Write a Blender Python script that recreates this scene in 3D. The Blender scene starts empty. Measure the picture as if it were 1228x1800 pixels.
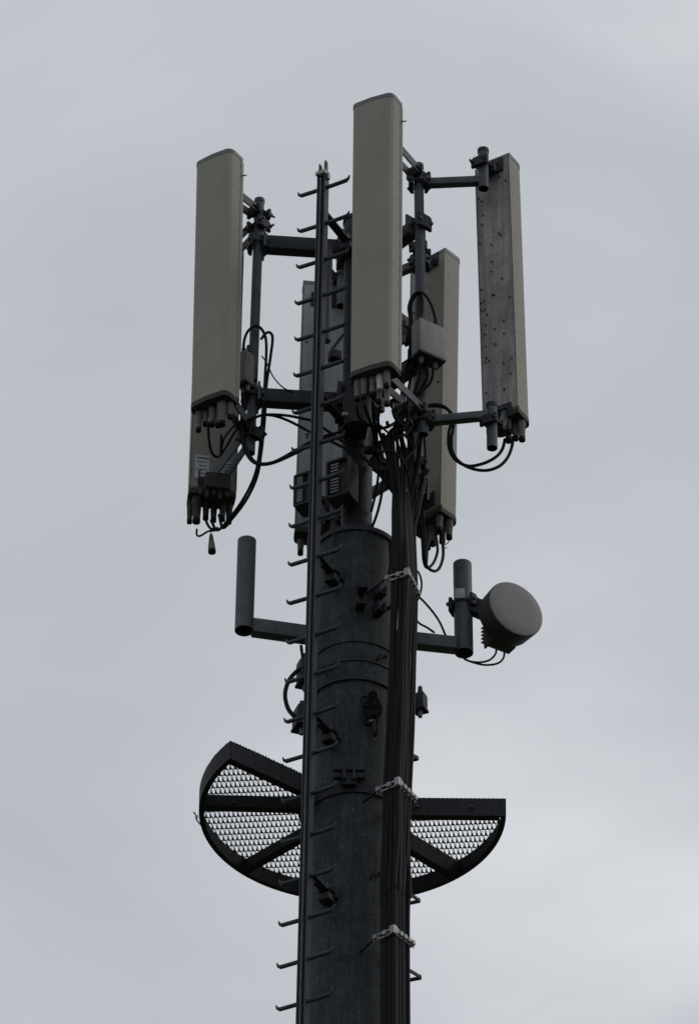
import bpy, bmesh, math, random
from mathutils import Vector, Matrix
random.seed(7)
D = bpy.data
scene = bpy.context.scene
COL = scene.collection
V = Vector
rad = math.radians

# ------------------------------------------------------------------ camera
FPX, PITCH, ROLL = 12500.0, rad(38.0), 0.0088           # focal length in pixels of the 1228 x 1800 photograph
CAM = V((-.041, -32.0, 1.6))
fw = V((0, math.cos(PITCH), math.sin(PITCH)))
u0 = V((0, -math.sin(PITCH), math.cos(PITCH)))
r0 = V((1, 0, 0))
cu = u0 * math.cos(ROLL) - r0 * math.sin(ROLL)
cr = r0 * math.cos(ROLL) + u0 * math.sin(ROLL)
cd = D.cameras.new('camera'); cam = D.objects.new('camera', cd); COL.objects.link(cam)
cam.matrix_world = Matrix(((cr.x, cu.x, -fw.x, CAM.x), (cr.y, cu.y, -fw.y, CAM.y), (cr.z, cu.z, -fw.z, CAM.z), (0, 0, 0, 1)))
cd.sensor_fit = 'VERTICAL'; cd.sensor_height = 24.0; cd.lens = 24.0 * FPX / 1800.0
cd.clip_start = 0.5; cd.clip_end = 20000
scene.camera = cam

# ------------------------------------------------------------------ sky, sun, exposure
SUN = V((.92, .12, .70)).normalized()
w = D.worlds.new('World'); scene.world = w; w.use_nodes = True
nt = w.node_tree; nt.nodes.clear()
N = nt.nodes.new; L = nt.links.new
out = N('ShaderNodeOutputWorld'); bg = N('ShaderNodeBackground'); bg.inputs['Strength'].default_value = .1
sky = N('ShaderNodeTexSky'); sky.sky_type = 'NISHITA'; sky.sun_disc = False
sky.sun_elevation = math.asin(SUN.z); sky.sun_rotation = math.atan2(SUN.x, SUN.y)
sky.air_density = 1.0; sky.dust_density = 3.0; sky.altitude = 200
tc = N('ShaderNodeTexCoord'); mp = N('ShaderNodeMapping')
mp.inputs['Scale'].default_value = (7.0, 12.0, 12.0); mp.inputs['Location'].default_value = (121.338, 8.550, 398.994)
mp.inputs['Rotation'].default_value = (0, rad(21.64), 0)
n1 = N('ShaderNodeTexNoise'); n1.inputs['Scale'].default_value = 1.25; n1.inputs['Detail'].default_value = 5; n1.inputs['Roughness'].default_value = .5
n1.inputs['Distortion'].default_value = .5
rp = N('ShaderNodeValToRGB'); e = rp.color_ramp.elements
e[0].position = .30; e[0].color = (4.95, 5.22, 5.58, 1); e[1].position = .74; e[1].color = (7.4, 7.60, 7.9, 1)
mid = rp.color_ramp.elements.new(.52); mid.color = (5.62, 5.88, 6.24, 1)
mx = N('ShaderNodeMix'); mx.data_type = 'RGBA'; mx.inputs[0].default_value = .93
L(tc.outputs['Generated'], mp.inputs['Vector']); L(mp.outputs['Vector'], n1.inputs['Vector']); L(n1.outputs['Fac'], rp.inputs['Fac'])
L(sky.outputs['Color'], mx.inputs[6]); L(rp.outputs['Color'], mx.inputs[7]); L(mx.outputs[2], bg.inputs['Color']); L(bg.outputs['Background'], out.inputs['Surface'])
sd = D.lights.new('sun', 'SUN'); sd.energy = .6; sd.angle = rad(25); sd.color = (1, .97, .93)
so = D.objects.new('sun', sd); COL.objects.link(so); so.rotation_euler = SUN.to_track_quat('Z', 'Y').to_euler(); so.location = (10, 10, 60)
scene.view_settings.view_transform = 'Standard'; scene.view_settings.look = 'None'
scene.view_settings.exposure = 0; scene.view_settings.gamma = 1; scene.view_settings.use_curve_mapping = False

# ------------------------------------------------------------------ helpers
def P(px, py, Y):                       # point of the place at depth Y seen at a pixel of the photograph
    d = fw + cr * ((px - 614) / FPX) - cu * ((py - 900) / FPX)
    return CAM + d * ((Y - CAM.y) / d.y)

def mat(name, col, rough=.55, metal=0.0, var=.25, scale=9.0, bump=.0, speck=0.0, streak=0.0, spec=.5):
    m = D.materials.new(name); m.use_nodes = True; t = m.node_tree; b = t.nodes['Principled BSDF']
    n, l = t.nodes.new, t.links.new
    co = n('ShaderNodeTexCoord'); ns = n('ShaderNodeTexNoise'); ns.inputs['Scale'].default_value = scale; ns.inputs['Detail'].default_value = 6
    ns.inputs['Roughness'].default_value = .65
    geo = n('ShaderNodeNewGeometry')
    l(geo.outputs['Position'], ns.inputs['Vector'])
    mr = n('ShaderNodeMapRange'); mr.inputs[1].default_value = .3; mr.inputs[2].default_value = .7
    mr.inputs[3].default_value = 1 - var; mr.inputs[4].default_value = 1 + var; l(ns.outputs['Fac'], mr.inputs[0])
    val = mr.outputs[0]
    def mul(a, bb):
        q = n('ShaderNodeMath'); q.operation = 'MULTIPLY'; l(a, q.inputs[0]); l(bb, q.inputs[1]); return q.outputs[0]
    if speck:
        vo = n('ShaderNodeTexNoise'); vo.inputs['Scale'].default_value = 70; vo.inputs['Detail'].default_value = 2; l(geo.outputs['Position'], vo.inputs['Vector'])
        m2 = n('ShaderNodeMapRange'); m2.inputs[1].default_value = .58; m2.inputs[2].default_value = .75; m2.inputs[3].default_value = 1; m2.inputs[4].default_value = 1 + speck
        l(vo.outputs['Fac'], m2.inputs[0]); val = mul(val, m2.outputs[0])
    if streak:
        mpp = n('ShaderNodeMapping'); mpp.inputs['Scale'].default_value = (38, 38, 2.2); l(geo.outputs['Position'], mpp.inputs['Vector'])
        s = n('ShaderNodeTexNoise'); s.inputs['Scale'].default_value = 1; s.inputs['Detail'].default_value = 4; l(mpp.outputs['Vector'], s.inputs['Vector'])
        m3 = n('ShaderNodeMapRange'); m3.inputs[1].default_value = .35; m3.inputs[2].default_value = .65; m3.inputs[3].default_value = 1 - streak; m3.inputs[4].default_value = 1 + streak * .4
        l(s.outputs['Fac'], m3.inputs[0]); val = mul(val, m3.outputs[0])
    vm = n('ShaderNodeVectorMath'); vm.operation = 'SCALE'; vm.inputs[0].default_value = col; l(val, vm.inputs['Scale'])
    l(vm.outputs[0], b.inputs['Base Color'])
    b.inputs['Metallic'].default_value = metal; b.inputs['Specular IOR Level'].default_value = spec
    m4 = n('ShaderNodeMapRange'); m4.inputs[3].default_value = max(.05, rough - .12); m4.inputs[4].default_value = min(1, rough + .12); l(ns.outputs['Fac'], m4.inputs[0])
    l(m4.outputs[0], b.inputs['Roughness'])
    if bump:
        bp = n('ShaderNodeBump'); bp.inputs['Strength'].default_value = bump; bp.inputs['Distance'].default_value = .004
        nb = n('ShaderNodeTexNoise'); nb.inputs['Scale'].default_value = 120; nb.inputs['Detail'].default_value = 3; l(geo.outputs['Position'], nb.inputs['Vector'])
        l(nb.outputs['Fac'], bp.inputs['Height']); l(bp.outputs['Normal'], b.inputs['Normal'])
    return m

M = {
 'mast':   mat('weathered_dark_steel', (.036, .042, .047), .7, 0, .50, 9, .25, speck=1.4, streak=.30, spec=.18),
 'galv':   mat('galvanised_steel', (.070, .078, .093), .6, .05, .28, 11, .15, speck=.35, streak=.15, spec=.3),
 'galvd':  mat('dark_galvanised_steel', (.030, .034, .042), .65, .05, .3, 9, .15, speck=.4, spec=.2),
 'rail':   mat('ladder_steel', (.038, .043, .054), .6, .05, .22, 7, .1, streak=.2, spec=.25),
 'rung':   mat('rung_steel', (.045, .051, .062), .6, .05, .3, 13, .1, speck=.4, spec=.25),
 'plat':   mat('platform_steel', (.030, .032, .037), .7, 0, .3, 8, .2, streak=.25, spec=.15),
 'radome': mat('beige_radome', (.270, .261, .226), .65, 0, .10, 2.2, .05, speck=.08, streak=.03, spec=.2),
 'radside':mat('pale_radome_edge', (.36, .355, .315), .6, 0, .08, 5, .05, streak=.12, spec=.3),
 'alu':    mat('stained_aluminium_back', (.285, .272, .278), .55, .1, .34, 5, .1, speck=-.45, streak=.24, spec=.3),
 'alu2':   mat('blue_grey_aluminium_back', (.31, .325, .365), .55, .1, .25, 6, .1, speck=-.3, streak=.12, spec=.35),
 'cap':    mat('dark_end_cap', (.05, .050, .046), .7, 0, .2, 10, spec=.15),
 'captop': mat('grey_top_cap', (.13, .137, .15), .55, 0, .15, 10, spec=.4),
 'boot':   mat('grey_connector_boot', (.15, .146, .138), .7, 0, .25, 14, spec=.15),
 'bootw':  mat('pale_connector', (.52, .53, .54), .5, 0, .1, 14),
 'black':  mat('black_cable_sheath', (.010, .010, .0125), .66, 0, .25, 14, spec=.13),
 'hang':   mat('aluminium_hanger', (.25, .25, .255), .5, .2, .35, 22, speck=.4),
 'box':    mat('grey_unit_casing', (.17, .168, .165), .55, 0, .15, 8, .05, streak=.15),
 'boxd':   mat('dark_unit_casing', (.036, .038, .043), .65, 0, .2, 8, spec=.18),
 'fin':    mat('bare_fin_edge', (.17, .17, .17), .4, .3, .2, 8),
 'dish':   mat('dish_radome', (.205, .200, .198), .6, 0, .06, 6, spec=.3),
 'dishb':  mat('dish_shroud', (.055, .055, .056), .65, 0, .15, 6, spec=.3),
 'label':  mat('white_sticker', (.46, .47, .51), .5, 0, .1, 20),
 'print':  mat('sticker_print', (.10, .10, .11), .5),
 'bolt':   mat('dark_fastener', (.03, .03, .03), .5, .2, .2, 30),
}

WLOC = {}
def empty(name, loc, label, cat, group=None):
    o = D.objects.new(name, None); COL.objects.link(o); o.location = loc; o.empty_display_size = .1
    WLOC[o] = V(loc); o['label'] = label; o['category'] = cat
    if group: o['group'] = group
    return o

def obj(name, bm, m, parent=None, label=None, cat=None, group=None, kind=None, angle=35):
    bmesh.ops.recalc_face_normals(bm, faces=bm.faces)
    c = V((0, 0, 0))
    if bm.verts:
        lo = V([min(v.co[i] for v in bm.verts) for i in range(3)]); hi = V([max(v.co[i] for v in bm.verts) for i in range(3)])
        c = (lo + hi) / 2
    bmesh.ops.translate(bm, verts=bm.verts, vec=-c)
    for f in bm.faces: f.smooth = True
    me = D.meshes.new(name); bm.to_mesh(me); bm.free()
    me.set_sharp_from_angle(angle=rad(angle))
    me.materials.append(M[m] if isinstance(m, str) else m)
    o = D.objects.new(name, me); COL.objects.link(o)
    if parent: o.parent = parent; o.location = c - WLOC[parent]
    else: o.location = c
    WLOC[o] = c
    if label: o['label'] = label
    if cat: o['category'] = cat
    if group: o['group'] = group
    if kind: o['kind'] = kind
    return o

B = bmesh.new
def frame(d, up=V((0, 0, 1))):
    d = d.normalized()
    if abs(d.dot(up)) > .98: up = V((0, 1, 0))
    s = d.cross(up).normalized()
    return s, s.cross(d).normalized()

def bar(bm, p0, p1, wd, ht, up=V((0, 0, 1)), bev=0.0):      # rectangular bar, ht along up
    p0, p1 = V(p0), V(p1); s, u = frame(p1 - p0, up)
    vs = []
    for p in (p0, p1):
        for a, b in ((-1, -1), (1, -1), (1, 1), (-1, 1)): vs.append(bm.verts.new(p + s * (a * wd / 2) + u * (b * ht / 2)))
    fs = [bm.faces.new([vs[i] for i in q]) for q in ((3, 2, 1, 0), (4, 5, 6, 7), (0, 1, 5, 4), (1, 2, 6, 5), (2, 3, 7, 6), (3, 0, 4, 7))]
    if bev:
        ed = list({e_ for f in fs for e_ in f.edges}); bmesh.ops.bevel(bm, geom=ed, offset=bev, segments=2, affect='EDGES', profile=.6)
    return bm

def box(bm, c, ax, hs, bev=0.0):                           # ax = three unit vectors, hs = half sizes
    c = V(c); vs = [bm.verts.new(c + ax[0] * (i * hs[0]) + ax[1] * (j * hs[1]) + ax[2] * (k * hs[2])) for i in (-1, 1) for j in (-1, 1) for k in (-1, 1)]
    fs = [bm.faces.new([vs[i] for i in q]) for q in ((0, 1, 3, 2), (4, 6, 7, 5), (0, 4, 5, 1), (2, 3, 7, 6), (0, 2, 6, 4), (1, 5, 7, 3))]
    if bev:
        ed = list({e_ for f in fs for e_ in f.edges}); bmesh.ops.bevel(bm, geom=ed, offset=bev, segments=2, affect='EDGES', profile=.6)
    return bm

def tube(bm, pts, rr, n=12, cap=True):                     # swept round section along a polyline, radius number or list
    pts = [V(p) for p in pts]; k = len(pts)
    if not hasattr(rr, '__len__'): rr = [rr] * k
    rings = []; s = None
    for i, p in enumerate(pts):
        d = (pts[min(i + 1, k - 1)] - pts[max(i - 1, 0)]).normalized()
        if s is None: s, _ = frame(d)
        s = (s - d * s.dot(d)).normalized(); u = s.cross(d)
        rings.append([bm.verts.new(p + (s * math.cos(2 * math.pi * j / n) + u * math.sin(2 * math.pi * j / n)) * rr[i]) for j in range(n)])
    for a, b in zip(rings, rings[1:]):
        for j in range(n): bm.faces.new((a[j], a[(j + 1) % n], b[(j + 1) % n], b[j]))
    if cap: bm.faces.new(rings[0][::-1]); bm.faces.new(rings[-1])
    return bm

def pipe(bm, p0, p1, r, t=.006, n=24):                      # open-ended tube with wall thickness
    p0, p1 = V(p0), V(p1); s, u = frame(p1 - p0); R = []
    for p, q in ((p0, r), (p1, r), (p1, r - t), (p0, r - t)):
        R.append([bm.verts.new(p + (s * math.cos(2 * math.pi * j / n) + u * math.sin(2 * math.pi * j / n)) * q) for j in range(n)])
    for i in range(4):
        a, b = R[i], R[(i + 1) % 4]
        for j in range(n): bm.faces.new((a[j], a[(j + 1) % n], b[(j + 1) % n], b[j]))
    return bm

def smooth(pts, k=6):                                       # Catmull-Rom
    pts = [V(p) for p in pts]; q = [pts[0] * 2 - pts[1]] + pts + [pts[-1] * 2 - pts[-2]]; o = []
    for i in range(1, len(q) - 2):
        a, b, c, d = q[i - 1:i + 3]
        for j in range(k):
            t = j / k; o.append(.5 * ((2 * b) + (c - a) * t + (2 * a - 5 * b + 4 * c - d) * t * t + (3 * b - a - 3 * c + d) * t ** 3))
    o.append(pts[-1]); return o

def prism(bm, prof, o, ax, ay, az, h0, h1, sc1=1.0):        # 2-d outline extruded along az
    a = [bm.verts.new(o + ax * x + ay * y + az * h0) for x, y in prof]
    b = [bm.verts.new(o + ax * x * sc1 + ay * y * sc1 + az * h1) for x, y in prof]
    n = len(prof)
    bm.faces.new(a[::-1]); bm.faces.new(b)
    for i in range(n): bm.faces.new((a[i], a[(i + 1) % n], b[(i + 1) % n], b[i]))
    return bm

def ring(bm, z0, z1, ro, ri, a0=0, a1=360, n=48, cx=0, cy=0):
    full = abs(a1 - a0) >= 360; k = n if full else n + 1
    R = [[bm.verts.new((cx + r * math.cos(rad(a0 + (a1 - a0) * j / n)), cy + r * math.sin(rad(a0 + (a1 - a0) * j / n)), z)) for j in range(k)] for r, z in ((ro, z0), (ro, z1), (ri, z1), (ri, z0))]
    m = n
    for i in range(4):
        a, b = R[i], R[(i + 1) % 4]
        for j in range(m): bm.faces.new((a[j], a[(j + 1) % k], b[(j + 1) % k], b[j]))
    if not full:
        for j in (0, n): bm.faces.new([R[i][j] for i in range(4)])
    return bm

Z = V((0, 0, 1))
def az(a): return V((math.cos(rad(a)), math.sin(rad(a)), 0))

# ------------------------------------------------------------------ ground
def ground():
    bm = B(); n = 24; R = 6000
    g = [[bm.verts.new((R * (2 * (i / n) - 1), R * (2 * (j / n) - 1), 0)) for j in range(n + 1)] for i in range(n + 1)]
    for i in range(n):
        for j in range(n): bm.faces.new((g[i][j], g[i + 1][j], g[i + 1][j + 1], g[i][j + 1]))
    m = mat('ground_grass', (.045, .055, .025), .9, 0, .4, .4, .3)
    o = obj('ground', bm, m); o['kind'] = 'structure'
ground()

# ------------------------------------------------------------------ mast
ZF = P(628, 928, -.21).z                                    # flange on top of the tapered shaft
def mr(z): return .226 + (ZF - z) * .0128 if z < ZF else .09
ZTOP = P(628, 395, 0).z
mast = empty('steel_mast', (0, 0, 0), 'tall dark tapered steel mast carrying the antennas, standing in the ground', 'mast')
shaft = obj('shaft', tube(B(), [(0, 0, z) for z in (0, 8, 16, 21, 23, 24, 25, ZF - .6, ZF - .03)], [mr(z) for z in (0, 8, 16, 21, 23, 24, 25, ZF - .6, ZF - .03)], 64), 'mast', mast)
fl = obj('flange', ring(B(), ZF - .03, ZF, .240, .06, n=64), 'galvd', mast)
for k in range(12):
    a = az(k * 30 + 8); bm = B(); c = a * .18 + Z * (ZF + .012)
    if k < 11: tube(bm, [c - Z * .012, c + Z * .012], .014, 6); obj('bolt', bm, 'bolt', fl)
for k in range(8):
    a = az(k * 45 + 12); bm = B(); t = a.cross(Z)
    prism(bm, [(.222, 0), (.238, 0), (.231, -.14), (.222, -.14)], V((0, 0, ZF - .03)), a, Z, t, -.005, .005); obj('gusset', bm, 'galvd', mast)
obj('upper_tube', tube(B(), [(0, 0, ZF), (0, 0, ZTOP)], .088, 40), 'galvd', mast)
obj('tube_cap', tube(B(), [(0, 0, ZTOP), (0, 0, ZTOP + .02)], .095, 40), 'galvd', mast)
ZA1, ZA2 = P(520, 430, -.05).z, P(510, 699, -.05).z         # levels of the upper and lower antenna arms
for za in (ZA1, ZA2):
    h = obj('hub_collar', ring(B(), za - .10, za + .10, .115, .0885, n=40), 'galvd', mast)
    for k in range(6):
        a = az(k * 60 + 15); bm = B()
        for dz in (-.06, .06): tube(bm, [a * .112 + Z * (za + dz), a * .132 + Z * (za + dz)], .012, 6)
        obj('bolt', bm, 'bolt', h)
def band(ytop, ybot, th=.010, m='galvd'):
    r = mr(25.5)
    za, zb = P(628, ytop, -r).z, P(628, ybot, -r).z
    return obj('collar_band', ring(B(), zb, za, mr(zb) + th, mr(za) - .004, n=64), m, mast)
ST_Y = (-.10, .12)                                          # depth of the left and right stub tubes
band(1097, 1128, .008, 'mast'); band(1160, 1163, .014); band(1161, 1193, .006, 'mast'); band(1192, 1196, .014)
bC = band(1383, 1396, .012)
# clamp on the platform collar, facing the camera
bm = B(); zc = P(613, 1366, -.26).z
for sx in (-.055, .055):
    box(bm, V((sx * .5 - .03, -.285, zc)), (V((1, 0, 0)), V((0, 1, 0)), Z), (.008, .035, .05))
bar(bm, V((-.115, -.28, zc)), V((.055, -.28, zc)), .03, .05); bar(bm, V((-.07, -.27, zc - .045)), V((.01, -.27, zc - .045)), .05, .05)
tube(bm, [V((-.12, -.305, zc + .02)), V((.06, -.305, zc + .02))], .008, 8)
obj('collar_clamp', bm, 'galvd', bC)
# four small square channel brackets on the shaft
for (x, y) in ((634, 1043), (661, 1047), (631, 1072), (659, 1077)):
    bm = B(); q = P(x, y, -.20); dr = V((q.x, q.y, 0)).normalized(); q = V((dr.x, dr.y, 0)) * (mr(q.z) + .03) + Z * q.z; t = Z.cross(dr)
    for s in (-1, 1): box(bm, q + t * (s * .022), (t, dr, Z), (.003, .045, .032))
    box(bm, q - Z * .030, (t, dr, Z), (.022, .045, .003)); box(bm, q - dr * .02, (t, dr, Z), (.02, .003, .03))
    obj('channel_bracket', bm, 'galvd', mast)
# small sealed box-like fittings low on the collar
for (x, y) in ((664, 1150), (648, 1540), (566, 1172)):
    bm = B(); q = P(x, y, -.22); dr = V((q.x, q.y, 0)).normalized(); q = dr * (mr(q.z) + .012) + Z * q.z
    tube(bm, smooth([q - Z * .05 - dr * .03, q - Z * .02 + dr * .01, q + Z * .01 + Z.cross(dr) * .03 + dr * .012, q + Z * .02 + Z.cross(dr) * .07 - dr * .02], 4), .007, 8); obj('cable_hook', bm, 'galvd', mast)

# ------------------------------------------------------------------ climbing ladder
o_dir = V((-.48, -.877, 0)).normalized(); t_dir = V((.877, -.48, 0)).normalized()
LT, LB = P(568, 302, -.39), P(531, 1800, -.49)
lslope = (LB - LT) / (LB.z - LT.z)
def LP(z): return LT + lslope * (z - LT.z)
lad = empty('climbing_ladder', LP(.2), 'single rail climbing ladder with hooked rungs on the left front of the mast', 'ladder')
ldir = (LT - LP(.2)).normalized()
bm = B()
for s in (-1, 1): box(bm, (LT + LP(.2)) / 2 + t_dir * (s * .0225), (t_dir, o_dir, ldir), (.0045, .024, (LT - LP(.2)).length / 2))
box(bm, (LT + LP(.2)) / 2 - o_dir * .021, (t_dir, o_dir, ldir), (.018, .003, (LT - LP(.2)).length / 2))
stile = obj('rail', bm, 'rail', lad)
bm = B(); box(bm, (LT + LP(.2)) / 2 + o_dir * .006 - ldir * .02, (t_dir, o_dir, ldir), (.006, .026, (LT - LP(.2)).length / 2 - .05)); obj('fall_arrest_track', bm, 'galv', lad)
bm = B()
for s in (-1, 1):
    prism(bm, [(-.006, -.02), (.006, -.02), (.006, .055 + .01 * s), (.001, .07 + .01 * s), (-.006, .06)], LT + t_dir * (s * .018), t_dir, ldir, o_dir, -.012, .012)
obj('end_fork', bm, 'rail', stile)
bm = B(); box(bm, LT - ldir * .03 + o_dir * .004, (t_dir, o_dir, ldir), (.033, .034, .012), .004); box(bm, LT - ldir * .05 + t_dir * .036, (t_dir, o_dir, ldir), (.006, .01, .022)); obj('end_clamp', bm, 'hang', stile)
z = P(525, 345, -.32).z
zr0 = z; k = 0
while z > 21.5:
    td = (t_dir + Z * random.uniform(-.02, .02)).normalized(); c = LP(z) - o_dir * .004 + t_dir * .006 + V((random.uniform(-.003, .003), 0, random.uniform(-.003, .003)))
    pts = [c - td * .172 + Z * .034, c - td * .163 + Z * .012, c - td * .148 + Z * .002, c - td * .06, c + td * .06, c + td * .148 + Z * .002, c + td * .163 + Z * .012, c + td * .172 + Z * .034]
    bm = tube(B(), pts, [.004, .009, .0125, .0125, .0125, .0125, .009, .004], 10); obj('rung', bm, 'rung', lad); z -= .276; k += 1
def standoff(ypx, big=True):
    z = P(565, ypx, -.42).z; a = LP(z) - o_dir * .02; r = mr(z) if z < ZF else .088
    c = o_dir * r + Z * a.z; 
    bm = B(); bar(bm, a, c + o_dir * .01, .05, .012)
    prism(bm, [(0, 0), (.10, 0), (0, -.10)], a, -o_dir, Z, t_dir, -.004, .004)
    bar(bm, c + o_dir * .015 - t_dir * .05, c + o_dir * .015 + t_dir * .05, .03, .07)
    for s in (-1, 1): tube(bm, [c + t_dir * (s * .035) + o_dir * .0 , c + t_dir * (s * .035) + o_dir * .075], .008, 8)
    b_ = obj('standoff_bracket', bm, 'galvd', lad)
    bm = B(); box(bm, c + o_dir * .05 - Z * .045, (t_dir, o_dir, Z), (.035, .035, .022), .006); box(bm, c + o_dir * .06 + Z * .02, (t_dir, o_dir, Z), (.022, .03, .022), .006); obj('clamp_block', bm, 'galvd', b_)
for y in (367, 690, 975, 1258, 1540, 1830): standoff(y)

# ------------------------------------------------------------------ stub tubes for the dishes
zl, zr = P(432, 1101, ST_Y[0]).z, P(812, 1136, ST_Y[1]).z
sl = empty('stub_mount', V((-.2, -.05, zl)), 'empty open tube stub on an arm out to the left of the mast', 'antenna mount', 'dish mounts on the mast')
pt, pb = P(434, 951, ST_Y[0] - .00), P(429, 1104, ST_Y[0] - .00)
obj('stub_tube', pipe(B(), pb - Z * .02, pt, .053, .006, 32), 'galv', sl)
am = (pt + pb) / 2; a0 = V((pb.x, pb.y, zl)); a1 = V((-.1, .0, zl - .01)); 
obj('support_arm', bar(B(), a0 + (a1 - a0).normalized() * .045, a1, .07, .095, bev=.008), 'galv', sl)
bm = B(); q = a0 + V((.075, -.037, .02)); tube(bm, [q, q + V((0, -.008, 0))], .007, 8); obj('bolt', bm, 'hang', sl)
sr = empty('stub_mount', V((.2, .05, zr)), 'tube stub on a right arm of the mast holding the round dish', 'antenna mount', 'dish mounts on the mast')
pt2, pb2 = P(812, 992, ST_Y[1]), P(815, 1143, ST_Y[1])
obj('stub_tube', pipe(B(), pb2 - Z * .02, pt2, .053, .006, 32), 'galv', sr)
a0 = V((pb2.x, pb2.y, zr)); a1 = V((.1, .02, zr - .012))
obj('support_arm', bar(B(), a0 + (a1 - a0).normalized() * .045, a1, .07, .085, bev=.008), 'galv', sr)

# ------------------------------------------------------------------ antenna poles and their arms
def clamp(parent, c, d, r=.03, m='galvd', h=.06, bolt=.10):
    d = d.normalized(); t = Z.cross(d)
    for s in (-1, 1):
        q = c + d * (s * (r + .013)); bm = B()
        prism(bm, [(-.055, -.012), (.055, -.012), (.055, .004), (.03, .016), (-.03, .016), (-.055, .004)], q, t * s, d * s, Z, -h / 2, h / 2)
        obj('clamp_jaw', bm, m, parent)
        bm = B(); tube(bm, [c + t * (s * .042) - d * bolt, c + t * (s * .042) + d * bolt], .0065, 8)
        for e_ in (-1, 1): tube(bm, [c + t * (s * .042) + d * (e_ * (r + .018)), c + t * (s * .042) + d * (e_ * (r + .034))], .012, 6)
        obj('clamp_bolt', bm, 'bolt', parent)

def pole(px_top, px_bot, Y, label, arm_az=None, r=.0285, arms=((None, .07, .085),) ):
    a, b = P(px_top[0], px_top[1], Y), P(px_bot[0], px_bot[1], Y)
    e_ = empty('antenna_pole', b, label, 'antenna pole', 'antenna poles around the mast head')
    obj('tube', pipe(B(), b, a, r, .005, 24), 'galv', e_)
    d = (a - b).normalized()
    obj('tube_cap', tube(B(), [a - d * .004, a + d * .02, a + d * .032], [r + .003, r + .003, r * .6], 24), 'galv', e_)
    return e_, a, b
LPo, lpt, lpb = pole((456, 356), (439.5, 797), -.05, 'left antenna pole on two arms between mast and left panels')
RPo, rpt, rpb = pole((735, 295), (743.5, 764), -.40, 'right front antenna pole with side tubes out to the right panel')
TPo, tpt, tpb = pole((738, 418), (732, 868), .42, 'rear antenna pole behind the right front pole')
def on(a, b, z): return a + (b - a) * ((z - a.z) / (b.z - a.z))
def arm(e_, a, b, z, h=.095, wd=.075):
    p = on(a, b, z); c = V((0, 0, z)); d = (c - p).normalized()
    o = obj('support_arm', bar(B(), p + d * .035, c - d * .10, wd, h, bev=.006), 'galvd', e_)
    bm = B(); bar(bm, p + d * .028, p + d * .042, .15, .13, bev=.003); obj('end_plate', bm, 'galv', o)
    clamp(o, p, d, .03, h=.09, bolt=.062)
    bm = B(); bar(bm, c - d * .125, c - d * .098, .2, .16, bev=.004); obj('hub_plate', bm, 'galvd', o)
arm(LPo, lpt, lpb, ZA1); arm(LPo, lpt, lpb, ZA2)
arm(RPo, rpt, rpb, ZA1 - .14, .085); arm(RPo, rpt, rpb, ZA2, .085)
arm(TPo, tpt, tpb, ZA1 - .30, .075, .07); arm(TPo, tpt, tpb, ZA2 - .33, .075, .07)

# ------------------------------------------------------------------ panel antennas
def panel(top, bot, a, W, DP, label, conn, tilt_t=0, back_bolts=0, side='radside', stick=False):
    n = az(a); w_ = (top - bot).normalized(); t = w_.cross(n).normalized(); n = t.cross(w_).normalized()
    Lh = (top - bot).length
    e_ = empty('panel_antenna', bot, label, 'panel antenna', 'panel antennas around the mast head')
    hw, hd = W / 2, DP / 2
    prof = [(-hw, -hd), (hw, -hd), (hw, hd - .048), (hw - .005, hd - .026), (hw - .016, hd - .011), (hw - .034, hd - .003), (0, hd + .004), (-hw + .034, hd - .003), (-hw + .016, hd - .011), (-hw + .005, hd - .026), (-hw, hd - .048)]
    obj('radome', prism(B(), prof, bot, t, n, w_, .012, Lh - .012), 'radome', e_, angle=17)
    big = [(x * 1.018, y * 1.03) for x, y in prof]
    obj('top_cap', prism(B(), big, bot, t, n, w_, Lh - .022, Lh + .004), 'captop', e_, angle=28)
    bc = obj('bottom_cap', prism(B(), big, bot, t, n, w_, -.014, .020), 'cap', e_, angle=28)
    # aluminium back tray with folded lips
    bm = B(); o_ = bot - n * hd
    box(bm, bot + w_ * (Lh / 2) - n * (hd + .003), (t, n, w_), (hw - .004, .0028, Lh / 2 - .03))
    bk = obj('back_plate', bm, 'alu', e_)
    for s in (-1, 1): obj('edge_strip', box(B(), bot + w_ * (Lh / 2) - n * (hd - .004) + t * (s * (hw + .0015)), (t, n, w_), (.0022, .012, Lh / 2 - .03)), 'radome', e_)
    if back_bolts:
        bm = B(); rnd = random.Random(back_bolts)
        for k in range(back_bolts):
            q = bot + w_ * (Lh * rnd.uniform(.06, .93)) + t * (hw * rnd.choice((-.72, -.3, .2, .62, .8)) + rnd.uniform(-.01, .01)) - n * (hd + .006)
            tube(bm, [q, q - n * .008], .0055, 6)
        obj('rivets', bm, 'bolt', bk, kind='stuff')
    bm = B()
    for s in (-1, 1):
        for k in range(18):
            q = bot + w_ * (Lh * (.04 + .92 * k / 17)) + t * (s * hw) - n * (hd - .028); tube(bm, [q, q + t * (s * .0022)], .0035, 6)
    obj('edge_rivets', bm, 'bolt', e_, kind='stuff')
    for (ct, cn, ln, r_, m_) in conn:
        q = bot + t * (ct * hw) + n * (cn * hd) - w_ * .012
        c_ = obj('connector', tube(B(), [q, q - w_ * (ln * .25), q - w_ * (ln * .3), q - w_ * ln], [r_ * 1.12, r_ * 1.12, r_, r_ * .78], 14), m_, e_)
        if m_ != 'bootw': obj('sealing_collar', tube(B(), [q - w_ * (ln - .012), q - w_ * (ln + .012)], r_ * .86, 14), 'black', c_)
    return dict(e=e_, t=t, n=n, w=w_, bot=bot, top=top, L=Lh, hw=hw, hd=hd)

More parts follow.
